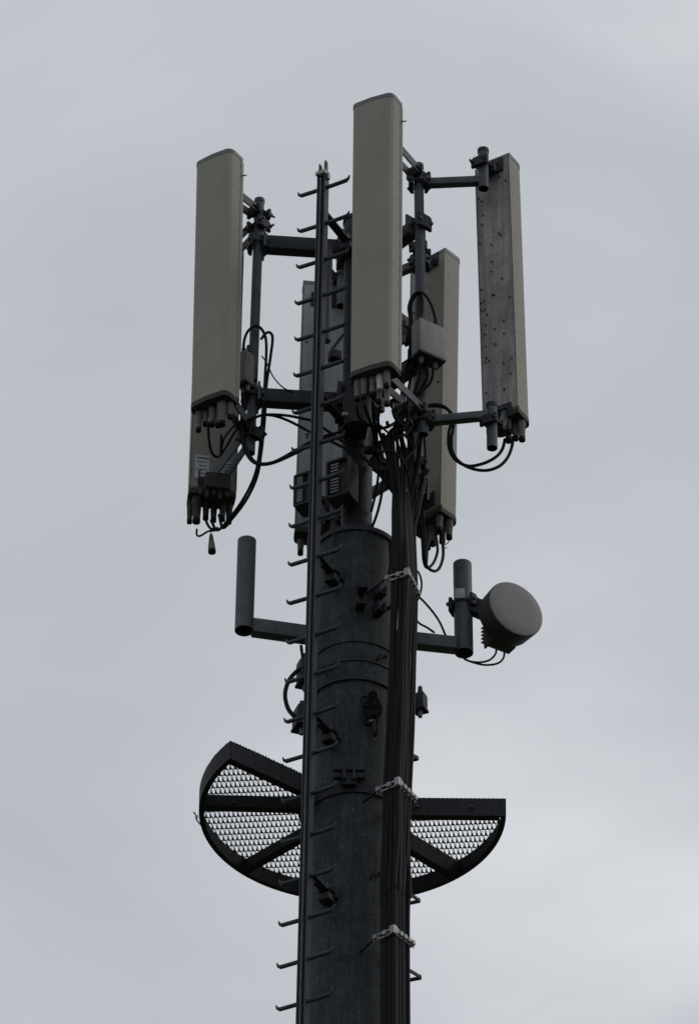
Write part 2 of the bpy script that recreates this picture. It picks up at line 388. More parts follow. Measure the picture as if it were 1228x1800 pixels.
def bracket(A, h, pc, tube_r=.03, two=True, fork=.05):      # arms from the antenna back at height h to the pole at pc
    e_ = A['e']; q = A['bot'] + A['w'] * h - A['n'] * (A['hd'] + .006)
    d = q - V((pc.x, pc.y, q.z)); dz = pc.z - q.z
    d.z = 0; dd = d.normalized()
    mb = obj('mounting_bracket', bar(B(), q - A['n'] * .004 - A['w'] * .05, q - A['n'] * .004 + A['w'] * .05, A['hw'] * 1.3, .010, up=A['n']), 'galvd', e_)
    side = Z.cross(dd)
    for s in (-1, 1):
        bm = B(); p0 = pc + dd * (tube_r + .015) + side * (s * .032); p1 = q + side * (s * .04)
        bar(bm, p0, p1, .010, .055); obj('strut', bm, 'galv', mb)
    clamp(mb, pc, dd, tube_r, bolt=.085)
    bm = B(); tube(bm, [q + side * .06 + dd * -.03, q - side * .06 + dd * -.03], .009, 8); obj('hinge_pin', bm, 'bolt', mb)
    return mb

G, W_ = 'boot', 'bootw'
AF = panel(P(661, 184, -.78), P(657, 659, -.78), 243, .27, .125, 'tallest beige panel antenna facing the camera at the front centre', [(-.75, .1, .13, .019, G), (-.45, .1, .13, .019, G), (-.1, -.1, .12, .018, G), (.25, -.2, .10, .024, W_), (.62, .1, .10, .019, G), (.5, -.5, .20, .019, G), (.1, -.6, .16, .019, G)])
AL = panel(P(383.5, 283, -.30), P(374.5, 711, -.30), 236, .262, .125, 'beige panel antenna at the left with its front face to the camera', [(-.75, .0, .13, .019, G), (-.5, -.3, .09, .017, G), (.45, -.1, .15, .026, G), (-.1, -.2, .12, .02, G), (.1, -.6, .12, .02, G), (.75, -.5, .10, .018, G)])
AR = panel(P(876.5, 294, -.26), P(892, 745, -.26), 59, .225, .155, 'panel antenna at the far right showing its stained grey metal back', [(.1, .3, .09, .02, G), (-.35, .2, .1, .02, G), (-.75, .1, .13, .022, G), (-.2, -.5, .08, .02, G)], back_bolts=40)
AB = panel(P(768, 464, .64), P(760.5, 922, .64), 48, .265, .158, 'panel antenna behind the right front pole, lower than its neighbours', [(-.8, .3, .12, .022, G), (-.45, .2, .13, .022, G), (0, 0, .13, .022, G), (.4, .2, .12, .022, G), (-.7, -.6, .1, .02, G)], back_bolts=10)
AC = panel(P(570.5, 509, .62), P(557, 945, .62), 96, .265, .125, 'panel antenna with grey riveted back behind the ladder', [(.7, .2, .10, .02, G), (.3, 0, .12, .02, G), (-.3, .2, .1, .02, G), (-.7, 0, .11, .02, G)], back_bolts=16)
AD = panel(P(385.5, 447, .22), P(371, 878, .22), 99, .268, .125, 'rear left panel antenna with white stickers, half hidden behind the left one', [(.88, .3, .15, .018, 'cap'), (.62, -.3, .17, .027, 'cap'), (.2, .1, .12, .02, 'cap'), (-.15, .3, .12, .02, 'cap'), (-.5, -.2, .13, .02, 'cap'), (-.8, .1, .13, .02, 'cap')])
for c_ in AC['e'].children:
    if c_.name.startswith('back_plate'): c_.data.materials.clear(); c_.data.materials.append(M['alu2'])
# beige backs of the rear left and rear right antennas
for c_ in AD['e'].children + AB['e'].children:
    if c_.name.startswith('back_plate'): c_.data.materials.clear(); c_.data.materials.append(M['radome'])
# stickers on its back
for (ct, hh, sw, sh) in ((.50, .075, .042, .085), (-.55, .06, .036, .07)):
    q = AD['bot'] + AD['w'] * (hh + .1) + AD['t'] * (ct * AD['hw']) - AD['n'] * (AD['hd'] + .0085)
    st = obj('sticker', box(B(), q, (AD['t'], AD['n'], AD['w']), (sw, .0012, sh)), 'label', AD['e'])
    bm = B()
    for k in range(5):
        box(bm, q + AD['w'] * (sh * (.75 - .33 * k)) - AD['n'] * .002 + AD['t'] * (.004 if k % 2 else -.004), (AD['t'], AD['n'], AD['w']), (sw * (.8 - .12 * (k % 3)), .0006, .0028 if k else .005))
    obj('printing', bm, 'print', st)

q = AD['bot'] + AD['w'] * .03 - AD['n'] * (AD['hd'] + .05)
tu = obj('tilt_unit', box(B(), q - AD['t'] * .02, (AD['t'], AD['n'], AD['w']), (.075, .04, .055), .012), 'boxd', AD['e'])
for k in range(5): obj('tilt_rod', tube(B(), [q + AD['t'] * (.035 * (k - 2)) - AD['w'] * .05, q + AD['t'] * (.038 * (k - 2)) - AD['w'] * (.09 + .02 * (k % 2))], [.016, .012], 10), 'boxd', tu)
for k in (-1, 1): obj('threaded_rod', tube(B(), [q + AD['t'] * (.09 * k), q + AD['t'] * (.085 * k) + AD['w'] * .085], .006, 8), 'boxd', tu)
# brackets: left pole
bracket(AL, AL['L'] - .17, on(lpt, lpb, lpt.z - .09)); bracket(AL, .15, on(lpt, lpb, lpb.z + .17))
bracket(AD, AD['L'] - .12, on(lpt, lpb, lpt.z - .19)); bracket(AD, .05, on(lpt, lpb, lpb.z + .12))
# front antenna on the right pole
bracket(AF, AF['L'] - .18, on(rpt, rpb, rpt.z - .06)); bracket(AF, .06, on(rpt, rpb, rpb.z + .15))
# right antenna: side tubes from the right pole to two short tubes
def side_tubes(e_, a, b, zt, zb, sx, sy, A, hu, hl, lu, ll, rr=.031):
    for (zz, p2, ln, h) in ((zt, sx, lu, hu), (zb, sy, ll, hl)):
        p = on(a, b, zz); q = V(p2); d = (q - p); d2 = V((d.x, d.y, 0)).normalized()
        o = obj('side_tube', bar(B(), p + d.normalized() * .02, q - d.normalized() * .02, .05, .05, bev=.008), 'galv', e_)
        clamp(o, p, d2, .03, bolt=.07)
        o2 = obj('short_tube', pipe(B(), q - Z * ln[0], q + Z * ln[1], rr, .005, 24), 'galv', e_)
        obj('tube_cap', tube(B(), [q + Z * (ln[1] - .005), q + Z * (ln[1] + .02), q + Z * (ln[1] + .032)], [rr + .003, rr + .003, .018], 24), 'galvd', o2)
        bracket(A, h, q + Z * ((ln[1] - .10) if zz == zt else -.06), rr)
qU, qL = P(849, 318, -.42), P(864, 730, -.42)
side_tubes(RPo, rpt, rpb, P(745, 323, -.4).z, P(745, 741, -.4).z, qU, qL, AR, AR['L'] - .07, .02, (.06, .22), (.24, .06))
# rear pole
bracket(AB, AB['L'] - .06, on(tpt, tpb, tpt.z - .10)); bracket(AB, .10, on(tpt, tpb, tpb.z + .10))
qU2, qL2 = P(600, 520, .50), P(588, 905, .50)
side_tubes(TPo, tpt, tpb, on(tpt, tpb, tpt.z - .2).z, on(tpt, tpb, tpb.z + .2).z, qU2, qL2, AC, AC['L'] - .14, .2, (.08, .25), (.2, .1))

for A_ in (AF, AL):
    q = A_['top'] - A_['w'] * .14 + A_['t'] * A_['hw'] - A_['n'] * (A_['hd'] - .01); obj('edge_pin', tube(B(), [q, q + A_['t'] * .03 - A_['n'] * .012], .004, 8), 'bolt', A_['e'])

# vertical conduit behind the ladder
bm = B(); a, b = P(577, 435, -.15), P(573, 600, -.15)
tube(bm, [b, a], .026, 20); cd_ = obj('vertical_conduit', bm, 'galv', None, 'short vertical grey tube just behind the upper ladder rail', 'tube')
bm = B(); bar(bm, P(578, 622, -.12), P(603, 588, -.12), .008, .014); obj('brace', bm, 'galvd', cd_)
bm = B(); q = P(588, 626, -.12); box(bm, q, (az(20), az(110), Z), (.035, .03, .03), .008); obj('junction', bm, 'boxd', cd_)

# ------------------------------------------------------------------ radio units and boxes
def finned(c, a, hs, nf, label, m='boxd'):
    n = az(a); t = Z.cross(n); e_ = empty('radio_unit', c - Z * hs[2], label, 'radio unit', 'finned radio units behind the ladder')
    obj('casing', box(B(), c, (t, n, Z), hs, .01), m, e_)
    for k in range(nf):
        zz = c + Z * (hs[2] * (-.72 + 1.44 * k / (nf - 1))) + n * (hs[1] + .012)
        obj('fin', box(B(), zz - t * hs[0] * .25, (t, n, Z), (hs[0] * .34, .012, .0045)), 'fin', e_)
    bm = B()
    for s in (-1, 1): box(bm, c + n * (hs[1] + .010) + t * (s * (hs[0] - .008)), (t, n, Z), (.007, .016, hs[2] - .006), .003)
    for s in (-1, 1): box(bm, c + n * (hs[1] + .010) + Z * (s * (hs[2] - .008)), (t, n, Z), (hs[0] - .006, .016, .008), .003)
    obj('guard_frame', bm, m, e_)
    bm = B(); box(bm, c - n * (hs[1] + .03), (t, n, Z), (.03, .03, .07)); obj('mounting_bracket', bm, 'galvd', e_)
    return e_
finned(P(541, 871, -.10), 241, (.055, .05, .115), 12, 'dark finned radio unit left of the ladder rail')
finned(P(603, 851, -.16), 243, (.075, .05, .135), 10, 'dark finned radio unit right of the ladder rail on the upper tube')

def unit(name, c, a, hs, m, label, cat, conn=2, lid=True):
    n = az(a); t = Z.cross(n); e_ = empty(name, c - Z * hs[2], label, cat)
    obj('casing', box(B(), c, (t, n, Z), hs, .012), m, e_)
    if lid: obj('lower_lip', box(B(), c - Z * (hs[2] + .006), (t, n, Z), (hs[0] + .004, hs[1] + .004, .008), .003), 'boxd', e_)
    for k in range(conn):
        x = (k / (conn - 1) - .5) * 1.1 if conn > 1 else 0
        for s in (-1, 1):
            q = c + t * (x * hs[0]) + Z * (s * (hs[2] + .004)); obj('connector', tube(B(), [q, q + Z * (s * .05)], [.016, .012], 12), 'boot' if s < 0 else 'boxd', e_)
    bm = B(); box(bm, c - n * (hs[1] + .015), (t, n, Z), (.03, .016, .05)); obj('mounting_bracket', bm, 'galvd', e_)
    return e_
unit('amplifier_box', P(752, 602, -.50), 304, (.088, .045, .120), 'box', 'light grey amplifier box clamped to the right front pole', 'amplifier box')
unit('amplifier_box', P(432, 650, -.13), 232, (.034, .042, .115), 'box', 'small grey amplifier box clamped to the left pole', 'amplifier box')
c = P(706, 586, -.44)
unit('cable_splitter', c, 215, (.03, .022, .028), 'boxd', 'small dark splitter sticking out left of the light grey amplifier box', 'splitter', 2, False)
c = P(738, 1234, -.08)
unit('junction_box', c, 335, (.034, .034, .050), 'boxd', 'small dark box on the right side of the mast below the dish arm', 'junction box', 1)
unit('junction_box', P(536, 1182, -.08), 200, (.045, .04, .075), 'boxd', 'dark box left of the ladder at the top of a cable loop', 'junction box', 1)
unit('junction_box', P(530, 1262, -.08), 200, (.055, .04, .06), 'boxd', 'dark box left of the ladder at the bottom of a cable loop', 'junction box', 1)

# hanging weather boots
def hangboot(p_top, p_bot, r_, label, wire=None):
    e_ = empty('weather_boot', p_bot, label, 'cable boot')
    d = p_top - p_bot
    obj('boot', tube(B(), [p_top, p_top - d * .2, p_bot + d * .22, p_bot], [r_ * .45, r_ * .62, r_, r_], 16), 'boot', e_)
    obj('open_rim', tube(B(), [p_bot + d * .05, p_bot - d * .12], r_ * 1.08, 16), 'black', e_)
    obj('tether', tube(B(), [p_top, p_top + d * .35], .003, 6), 'black', e_)
hangboot(P(371, 940, .25), P(372.5, 968, .25), .021, 'dark cone boot dangling on a wire below the rear left antenna')
hangboot(P(649.5, 752, -.42), P(648, 790, -.42), .026, 'pale cone boot hanging in front of the upper tube below the front antenna')

# ------------------------------------------------------------------ dish
DN = az(-59); DC = P(906.5, 1070, .0); t = Z.cross(DN)
dsh = empty('dish_antenna', DC - Z * .18, 'round grey microwave dish in front of the right stub tube', 'dish antenna')
R_ = .176
def disc(bm, prof, n=56):
    R = []
    for (d_, r_) in prof: R.append([bm.verts.new(DC + DN * d_ + (t * math.cos(2 * math.pi * j / n) + Z * math.sin(2 * math.pi * j / n)) * r_) for j in range(n)])
    for a_, b_ in zip(R, R[1:]):
        for j in range(n): bm.faces.new((a_[j], a_[(j + 1) % n], b_[(j + 1) % n], b_[j]))
    bm.faces.new(R[0]); bm.faces.new(R[-1]); return bm
obj('radome', disc(B(), [(-.006, R_), (.0, R_), (.006, R_ - .012), (.010, R_ * .6), (.012, .02)]), 'dish', dsh, angle=60)
sh = obj('shroud', disc(B(), [(-.006, R_ + .003), (-.012, R_ + .004), (-.128, R_ - .004), (-.150, R_ - .05), (-.155, .06)]), 'dishb', dsh)
bm = B(); box(bm, DC - DN * .175 - Z * .055, (t, DN, Z), (.088, .042, .100), .012); od = obj('radio_box', bm, 'dishb', dsh)
for s in (-1, 1):
    for k in range(5): obj('fin', box(B(), DC - DN * .215 - Z * (.035 + .025 * k) + t * (s * .05), (t, DN, Z), (.045, .008, .003)), 'dishb', od)
ptm = V((pb2.x, pb2.y, P(812, 1064, ST_Y[1]).z))
bm = B(); bar(bm, ptm + (DC - ptm).normalized() * .05, DC - DN * .12, .06, .10, bev=.006); mb = obj('mounting_bracket', bm, 'galvd', dsh)
bm = B(); box(bm, DC - DN * .15 - t * .085 - Z * .04, (t, DN, Z), (.006, .05, .15), .003); obj('side_plate', bm, 'galvd', mb)
dd = V((DC.x - ptm.x, DC.y - ptm.y, 0)).normalized()
clamp(mb, ptm, dd, .054, h=.075, bolt=.09)
cq = P(807, 1056, ST_Y[1]); bm = B(); box(bm, V((cq.x, cq.y - .062, cq.z)), (V((1, 0, 0)), V((0, 1, 0)), Z), (.03, .010, .035), .003); obj('clamp_plate', bm, 'hang', mb)

# ------------------------------------------------------------------ rest platform
zpb = P(888, 1434, 0).z; PH = .118; zpt = zpb + PH; PR = .848; A0, A1 = 0, 217.6
plt = empty('rest_platform', V((0, 0, zpb)), 'dark part-round rest platform of steel mesh behind the mast', 'platform')
bm = B(); ring(bm, zpb, zpt - .001, PR, PR - .006, A0, A1, 72); ring(bm, zpb, zpb + .005, PR - .0061, PR - .030, A0 + .4, A1 - .4, 72)
obj('rim', bm, 'plat', plt)
for i, a in enumerate((0, 45, 90, 135, 181.5, 217.6)):
    d = az(a); s = Z.cross(d); bm = B(); hh = PH - .001 - (.008 if 0 < i < 5 else 0)
    end = PR - .007 if 0 < i < 5 else PR
    off = s * (.003 if i == 0 else (-.003 if i == 5 else 0))
    bar(bm, d * .27 + Z * (zpb + hh / 2) + off, d * end + Z * (zpb + hh / 2) + off, .006, hh)
    fo = s * (.026 if i < 5 else -.026)
    bar(bm, d * .30 + Z * (zpb + .0035) + fo, d * (PR - .035) + Z * (zpb + .0035) + fo, .045, .006)
    bo = obj('spoke_beam', bm, 'plat', plt)
    if i in (0, 4):
        for rr in (.36, .66):
            sg = -1 if i == 0 else 1
            q = d * rr + Z * (zpb + PH * .45) + s * (sg * .004); bm = B(); tube(bm, [q, q + s * (sg * .012)], .010, 6); obj('bolt', bm, 'bolt', bo)
obj('inner_ring', ring(B(), zpb, zpb + .08, .30, .292, A0, A1, 48), 'plat', plt)
for a in (20, 90, 160):
    d = az(a); bm = B(); bar(bm, d * (mr(zpb) - .005) + Z * (zpb + .04), d * .293 + Z * (zpb + .04), .05, .06); obj('mast_lug', bm, 'plat', plt)
# expanded metal, one sheet for each bay: brick-laid cells with drop-shaped holes
CW, CH = .0254, .0560; rot = rad(5)
outr = [(-CW / 4, -CH / 2), (CW / 4, -CH / 2), (CW / 2, -CH / 2), (CW / 2, 0), (CW / 2, CH / 2), (0, CH / 2), (-CW / 2, CH / 2), (-CW / 2, 0)]
hole = [(-.0052, -.0256), (.0050, -.0260), (.0083, -.0170), (.0084, .0010), (.0064, .0190), (.0006, .0262), (-.0062, .0190), (-.0086, .0010)]
bays = [(0, 45), (45, 90), (90, 135), (135, 181.5), (181.5, 217.6)]
cosr, sinr = math.cos(rot), math.sin(rot)
eN = Z.cross(az(217.6))                                      # points out of the sheet at the left edge
def clip(X, Y_):                                             # keep the sheet inside rim and straight edges
    r_ = math.hypot(X, Y_)
    if r_ > PR: X, Y_ = X * PR / r_, Y_ * PR / r_
    if X > 0 and Y_ < .002: Y_ = .002
    k = X * eN.x + Y_ * eN.y
    if Y_ < 0 and k > 0: X -= eN.x * k; Y_ -= eN.y * k
    return X, Y_
for (b0, b1) in bays:
    bm = B()
    for j in range(-14, 18):
        for i in range(-38, 39):
            cx = (i + (.5 if j % 2 else 0)) * CW; cy = j * CH
            X, Y_ = cx * cosr + cy * sinr, -cx * sinr + cy * cosr
            r_ = math.hypot(X, Y_); an = math.degrees(math.atan2(Y_, X)) % 360
            if an > 330: an -= 360
            if r_ > PR + .02 or r_ < .29: continue
            if not (b0 - (2.5 if b0 == 0 else 0) <= an < b1 + (2.5 if b1 > 217 else 0)): continue
            def tr(p, zz):
                x_, y_ = clip((cx + p[0]) * cosr + (cy + p[1]) * sinr, -(cx + p[0]) * sinr + (cy + p[1]) * cosr)
                return bm.verts.new((x_, y_, zpt + zz))
            o_ = [tr(p, 0) for p in outr]; h_ = [tr(p, 0) for p in hole]; u_ = [tr(p, .002) for p in hole]
            for k in range(8):
                k2 = (k + 1) % 8
                bm.faces.new((o_[k], o_[k2], h_[k2], h_[k])); bm.faces.new((h_[k], h_[k2], u_[k2], u_[k]))
    obj('mesh_sheet', bm, 'plat', plt, kind='stuff')
# jagged cut edge of the sheet along the near left rim
bm = B(); q0 = az(217.6); s = Z.cross(q0)
for k in range(26):
    p = q0 * (.32 + k * .0196) + Z * (zpt - .003)
    prism(bm, [(0, 0), (.0150, 0), (.009 + .004 * random.random(), .007 + .006 * random.random())], p, q0, Z, s, -.003, .003)
for k in range(34):
    a = 217 - k * 1.15; p = az(a) * (PR - .003) + Z * (zpt - .003); s = Z.cross(az(a))
    prism(bm, [(0, 0), (.0130, 0), (.006, .005 + .007 * random.random() * (1 - k / 40))], p, s, Z, az(a), -.003, .003)
obj('cut_mesh_edge', bm, 'plat', plt, kind='stuff')
bm = B(); tube(bm, smooth([P(356, 1450, -.02), P(349, 1441, -.02), P(347, 1432, -.02), P(343.5, 1428, -.02)], 4), .004, 6); tube(bm, [P(349, 1441, -.02), P(351, 1433, -.02)], .003, 6); obj('tie_wire', bm, 'black', plt)

plt.location.x -= .010

# ------------------------------------------------------------------ cable hangers and the feeder bundle
def hanger(ps, pc, pe, pm, label):
    # pixel corners: start of row, corner, end of row, arm root on the mast; heights shared by one level
    zc = P(pc[0], pc[1], -.47).z
    def flat(p):
        d = fw + cr * ((p[0] - 614) / FPX) - cu * ((p[1] - 900) / FPX); return CAM + d * ((zc - CAM.z) / d.z)
    S, C_, E_, R__ = flat(ps), flat(pc), flat(pe), flat(pm)
    e_ = empty('cable_hanger', C_, label, 'cable hanger', 'cable hangers on the feeder bundle')
    d1, d2 = (C_ - S).normalized(), (E_ - C_).normalized()
    bm = B(); bar(bm, R__ - d1 * .03, S, .012, .008); obj('mast_arm', bm, 'galvd', e_)
    m2 = V((E_.x, E_.y, 0)).normalized() * (mr(zc) - .01) + Z * zc; bm = B(); bar(bm, E_ - d2 * .01, m2, .02, .012); obj('mast_arm', bm, 'galvd', e_)
    out_ = -Z
    for (p, q, nn) in ((S, C_, 4), (C_, E_, 5)):
        d = (q - p).normalized(); ln = (q - p).length
        for s in (-.016, .016):
            bm = B(); bar(bm, p + Z * s, q + Z * s, .006, .010); obj('clamp_rail', bm, 'hang', e_)
        side = Z.cross(d)
        for k in range(nn):
            c = p + d * (ln * (k + .5) / nn)
            if nn == 5 or k % 2 == 0:
                bm = B(); box(bm, c - side * .006, (d, side, Z), (ln / nn * .33, .012, .014), .003); obj('saddle', bm, 'hang', e_)
    bm = B(); box(bm, C_, (d1, d2, Z), (.016, .016, .026), .003); obj('corner_plate', bm, 'hang', e_)
    return S, C_, E_
H = [hanger((676, 1019), (715, 1007), (734, 1046), (650, 1042), 'uppermost pale cable hanger on the bundle, level with the dish top'),
     hanger((661, 1391), (699, 1375), (730, 1406), (645, 1408), 'middle pale cable hanger on the bundle, level with the platform'),
     hanger((656, 1651), (691, 1635), (727, 1661), (636, 1674), 'lowest pale cable hanger on the bundle, below the platform')]
def slot(h, u):                                              # u 0..1 along both rows, cables hang just inside the rails
    S, C_, E_ = h; ins = ((S + E_) / 2 - C_); ins.z = 0; ins = ins.normalized() * .018
    return (S.lerp(C_, u / .5) if u < .5 else C_.lerp(E_, (u - .5) / .5)) + ins
ORD = ['leftmost', 'second', 'third', 'fourth', 'fifth', 'sixth', 'seventh', 'eighth', 'ninth', 'tenth']
route = [[(672, 762, -.50), (680, 790, -.46), (688, 825, -.42), (694, 880, -.38)],
         [(681, 765, -.52), (686, 800, -.48), (692, 850, -.44), (697, 890, -.41)],
         [(688, 756, -.52), (692, 800, -.49), (699, 850, -.45), (701, 890, -.42)],
         [(693, 746, -.50), (697, 775, -.46), (705, 812, -.42), (705, 890, -.40)],
         [(700, 745, -.47), (706, 775, -.44), (712, 806, -.40), (709, 890, -.37)],
         [(705, 738, -.44), (715, 758, -.40), (720, 800, -.36), (713, 890, -.34)],
         [(714, 725, -.42), (723, 762, -.38), (723, 812, -.34), (716, 890, -.31)],
         [(738, 768, -.36), (734, 812, -.32), (726, 852, -.29), (719, 900, -.27)],
         [(725, 795, -.26), (730, 835, -.24), (730, 870, -.23), (723, 912, -.22)],
         [(742, 830, -.10), (739, 872, -.13), (733, 902, -.16), (727, 935, -.18)]]
US = [.20, .29, .37, .44, .50, .57, .65, .74, .84, .94]; UL = [.22, .30, .38, .45, .51, .57, .63, .69, .76, .84]
for k in range(10):
    u_ = US[k]
    pts = [P(*q) for q in route[k]]
    prev = None
    for h in H:
        q = slot(h, u_ if h is H[0] else UL[k]) + V((random.uniform(-.003, .003), random.uniform(-.003, .003), 0))
        if prev is not None:
            for f_ in (.33, .67): pts.append(prev.lerp(q, f_) + V((random.uniform(-.009, .007), random.uniform(-.012, .012), 0)))
        pts.append(q); prev = q
    s_ = pts[-1]; dirn = V((-(.0), 0, 0))
    for zz in (21.0, 14.0, 7.0, .3):
        sc = (mr(zz) + .2) / (mr(s_.z) + .2); pts.append(V((s_.x * sc, s_.y * sc, zz)))
    sm = smooth(pts[:12], 8) + pts[12:]
    if k == 0: lb = 'leftmost black feeder cable of the bundle down the mast front'
    elif k == 9: lb = 'rightmost black feeder cable of the bundle down the mast front'
    else: lb = ORD[k] + ' black feeder cable from the left in the bundle down the mast'
    obj('feeder_cable', tube(B(), sm, .0132 + .0012 * math.sin(k * 2.1) if k not in (3, 8) else .0095, 12), 'black', None, lb, 'cable', 'feeder cables of the bundle')
# thin cable that stands off the bundle on the right
pts = [P(724, 1200, -.25), P(727, 1250, -.22), P(721, 1320, -.25), P(717, 1360, -.28), P(716, 1400, -.3), P(714, 1560, -.3), P(712, 1800, -.3), P(711, 1900, -.3)]
obj('thin_cable', tube(B(), smooth(pts, 6), .009, 10), 'black', None, 'thin black cable standing off the right edge of the feeder bundle', 'cable')
# triangular cable standoffs on the right
for (x, y, lb) in ((735, 1333, 'small bent bar standoff right of the bundle just above the platform'), (738, 1583, 'small bent bar standoff right of the bundle just below the platform'), (740, 1718, 'small bent bar standoff right of the bundle at the foot of the picture')):
    tip = P(x, y, -.10); a = tip + V((-.10, -.10, 0)); b = tip + V((-.16, .03, 0))
    rt = az(-12) * (mr(tip.z) - .005) + Z * tip.z
    e_ = empty('cable_standoff', rt, lb, 'cable standoff', 'bent standoffs right of the bundle')
    bm = B(); bar(bm, tip, a, .006, .022); bar(bm, tip + V((.0, .004, 0)), rt, .006, .022); obj('bent_bar', bm, 'galvd', e_)
    bm = B(); tube(bm, [tip + V((-.02, -.03, 0)), tip + V((-.03, -.02, 0))], .008, 6); obj('bolt', bm, 'bolt', e_)

# ------------------------------------------------------------------ jumper cables
def cable(pl, r_, label, group=None, name='jumper_cable', m='black', n=10):
    return obj(name, tube(B(), smooth([P(*p) for p in pl], 7), r_, n), m, None, label, 'cable', group)
GJ = 'jumper cables at the antennas'
cable([(428, 622, -.14), (429, 600, -.14), (436, 582, -.13), (450, 573, -.11), (462, 582, -.09), (468, 605, -.07), (466, 660, -.07), (462, 720, -.07), (455, 800, -.02), (446, 840, .02), (426, 880, .08), (400, 915, .16), (382, 932, .2), (371, 915, .22)], .0085, 'black cable looping over the top of the small left amplifier box', GJ)
cable([(459, 596, -.10), (467, 586, -.09), (475, 585, -.08), (479, 596, -.08), (475, 630, -.07), (468, 680, -.06), (465, 740, -.03), (458, 805, .0), (450, 843, .04), (432, 880, .1), (408, 912, .17), (392, 928, .2), (385, 905, .22)], .0085, 'black cable forming the small outer loop right of the left pole', GJ)
cable([(426, 692, -.12), (427, 715, -.12), (424, 750, -.12), (427, 780, -.14), (437, 803, -.15), (452, 815, -.16), (478, 814, -.18), (518, 797, -.20), (555, 778, -.18), (600, 768, -.16), (660, 800, -.2), (692, 850, -.25)], .0105, 'thick black cable sagging from the left pole foot to the ladder', GJ)
cable([(434, 692, -.1), (433, 712, -.1), (428, 735, -.1), (430, 775, -.1), (438, 798, -.11), (452, 813, -.12), (480, 812, -.13), (522, 790, -.14), (560, 770, -.12), (620, 760, -.16), (670, 800, -.2), (697, 860, -.24)], .008, 'thinner black cable running just above the thick sagging one at the left pole', GJ)
cable([(420, 748, -.12), (432, 740, -.13), (448, 734, -.13), (466, 729, -.13), (500, 730, -.13), (528, 735, -.13), (552, 742, -.13), (590, 768, -.14), (640, 805, -.2), (690, 860, -.26)], .0085, 'upper black cable arching from the left pole foot across to the mast', GJ)
cable([(460, 729, -.11), (482, 731, -.11), (510, 741, -.11), (550, 762, -.11), (600, 785, -.14), (650, 815, -.2), (692, 868, -.24)], .0085, 'black cable sloping down from the left pole foot below the arching one', GJ)
cable([(460, 626, -.1), (468, 637, -.1), (480, 662, -.09), (496, 680, -.08), (514, 690, -.07)], .004, 'thin grey wire drooping from the left pole to the lower arm', name='thin_wire')
cable([(366, 742, -.30), (367, 770, -.25), (372, 795, -.2), (384, 803, -.15), (398, 785, -.13), (412, 760, -.13), (424, 745, -.12)], .008, 'black cable dipping below the front left antenna to the pole clamp', GJ)
cable([(389, 765, -.30), (388, 800, -.1), (392, 775, -.18), (408, 752, -.14), (422, 742, -.12)], .007, 'black cable from the thick centre connector of the left antenna', GJ)
cable([(384, 815, .13), (382, 830, .12), (383, 845, .12), (388, 860, .14)], .005, 'short thin cable over the stickers of the rear left antenna', GJ)
cable([(346, 930, .22), (346, 940, .22), (352, 942, .22), (366, 934, .2), (380, 932, .18), (398, 922, .18), (404, 905, .2)], .006, 'thin black cable hooking under the rear left antenna', GJ)
cable([(360, 905, .22), (364, 920, .22), (372, 930, .2), (384, 928, .2)], .008, 'short black cable tail at the left underside of the rear left antenna', GJ)
# box of shadowed connectors under the rear left antenna
# right pole and amplifier
cable([(766, 570, -.48), (763, 553, -.48), (756, 533, -.48), (746, 518, -.47), (734, 514, -.46), (724, 522, -.45), (718, 540, -.45), (720, 560, -.45), (721, 590, -.45), (719, 625, -.44), (712, 655, -.43), (706, 690, -.42), (700, 740, -.4), (698, 790, -.38), (702, 860, -.34)], .0085, 'black cable looping over the right front pole above the grey box', GJ)
cable([(738, 562, -.47), (741, 545, -.46), (741, 525, -.45), (734, 516, -.44), (725, 528, -.43), (722, 545, -.43), (726, 600, -.40), (724, 650, -.36), (716, 690, -.36), (708, 740, -.36), (705, 800, -.34), (708, 870, -.3)], .008, 'black cable of the tighter loop on the right front pole', GJ)
cable([(704, 640, -.5), (716, 634, -.46), (728, 628, -.42)], .004, 'thin wire between front antenna foot and right front pole', name='thin_wire')
cable([(901, 768, -.27), (899, 785, -.28), (891, 805, -.3), (876, 820, -.32), (853, 827, -.33), (827, 823, -.33), (806, 811, -.3), (794, 792, -.28), (793, 770, -.26), (797, 745, -.25), (793, 727, -.24), (779, 716, -.24), (760, 714, -.26), (744, 720, -.3), (730, 745, -.32), (716, 800, -.3), (714, 880, -.28)], .0095, 'lower black cable loop between the right antenna and the pole', GJ)
cable([(887, 772, -.27), (882, 790, -.28), (870, 804, -.3), (848, 815, -.31), (822, 819, -.32), (800, 808, -.3), (789, 788, -.28), (788, 762, -.26), (793, 740, -.25), (790, 724, -.24), (776, 713, -.24), (755, 712, -.28), (738, 722, -.32), (724, 760, -.32), (712, 820, -.3), (711, 890, -.28)], .0095, 'upper black cable loop between the right antenna and the pole', GJ)
# rear right antenna loops
cable([(765, 935, .55), (768, 958, .52), (768, 972, .5), (761, 990, .45), (750, 998, .4), (744, 985, .35), (742, 955, .3), (738, 905, .2)], .0085, 'inner black cable loop hanging under the rear right antenna', GJ)
cable([(775, 935, .58), (778, 960, .56), (778, 980, .54), (772, 998, .5), (763, 1004, .45), (752, 998, .4), (747, 985, .35), (745, 950, .3), (742, 900, .2)], .009, 'outer black cable loop hanging under the rear right antenna', GJ)
cable([(752, 925, .55), (750, 960, .5), (748, 992, .45), (746, 975, .4), (742, 930, .3)], .011, 'thick short cable at the left underside of the rear right antenna', GJ)
cable([(789, 950, .62), (786, 955, .62), (781, 958, .62), (780, 964, .62), (785, 962, .62)], .003, 'tiny wire curl at the right connector of the rear right antenna', name='thin_wire')
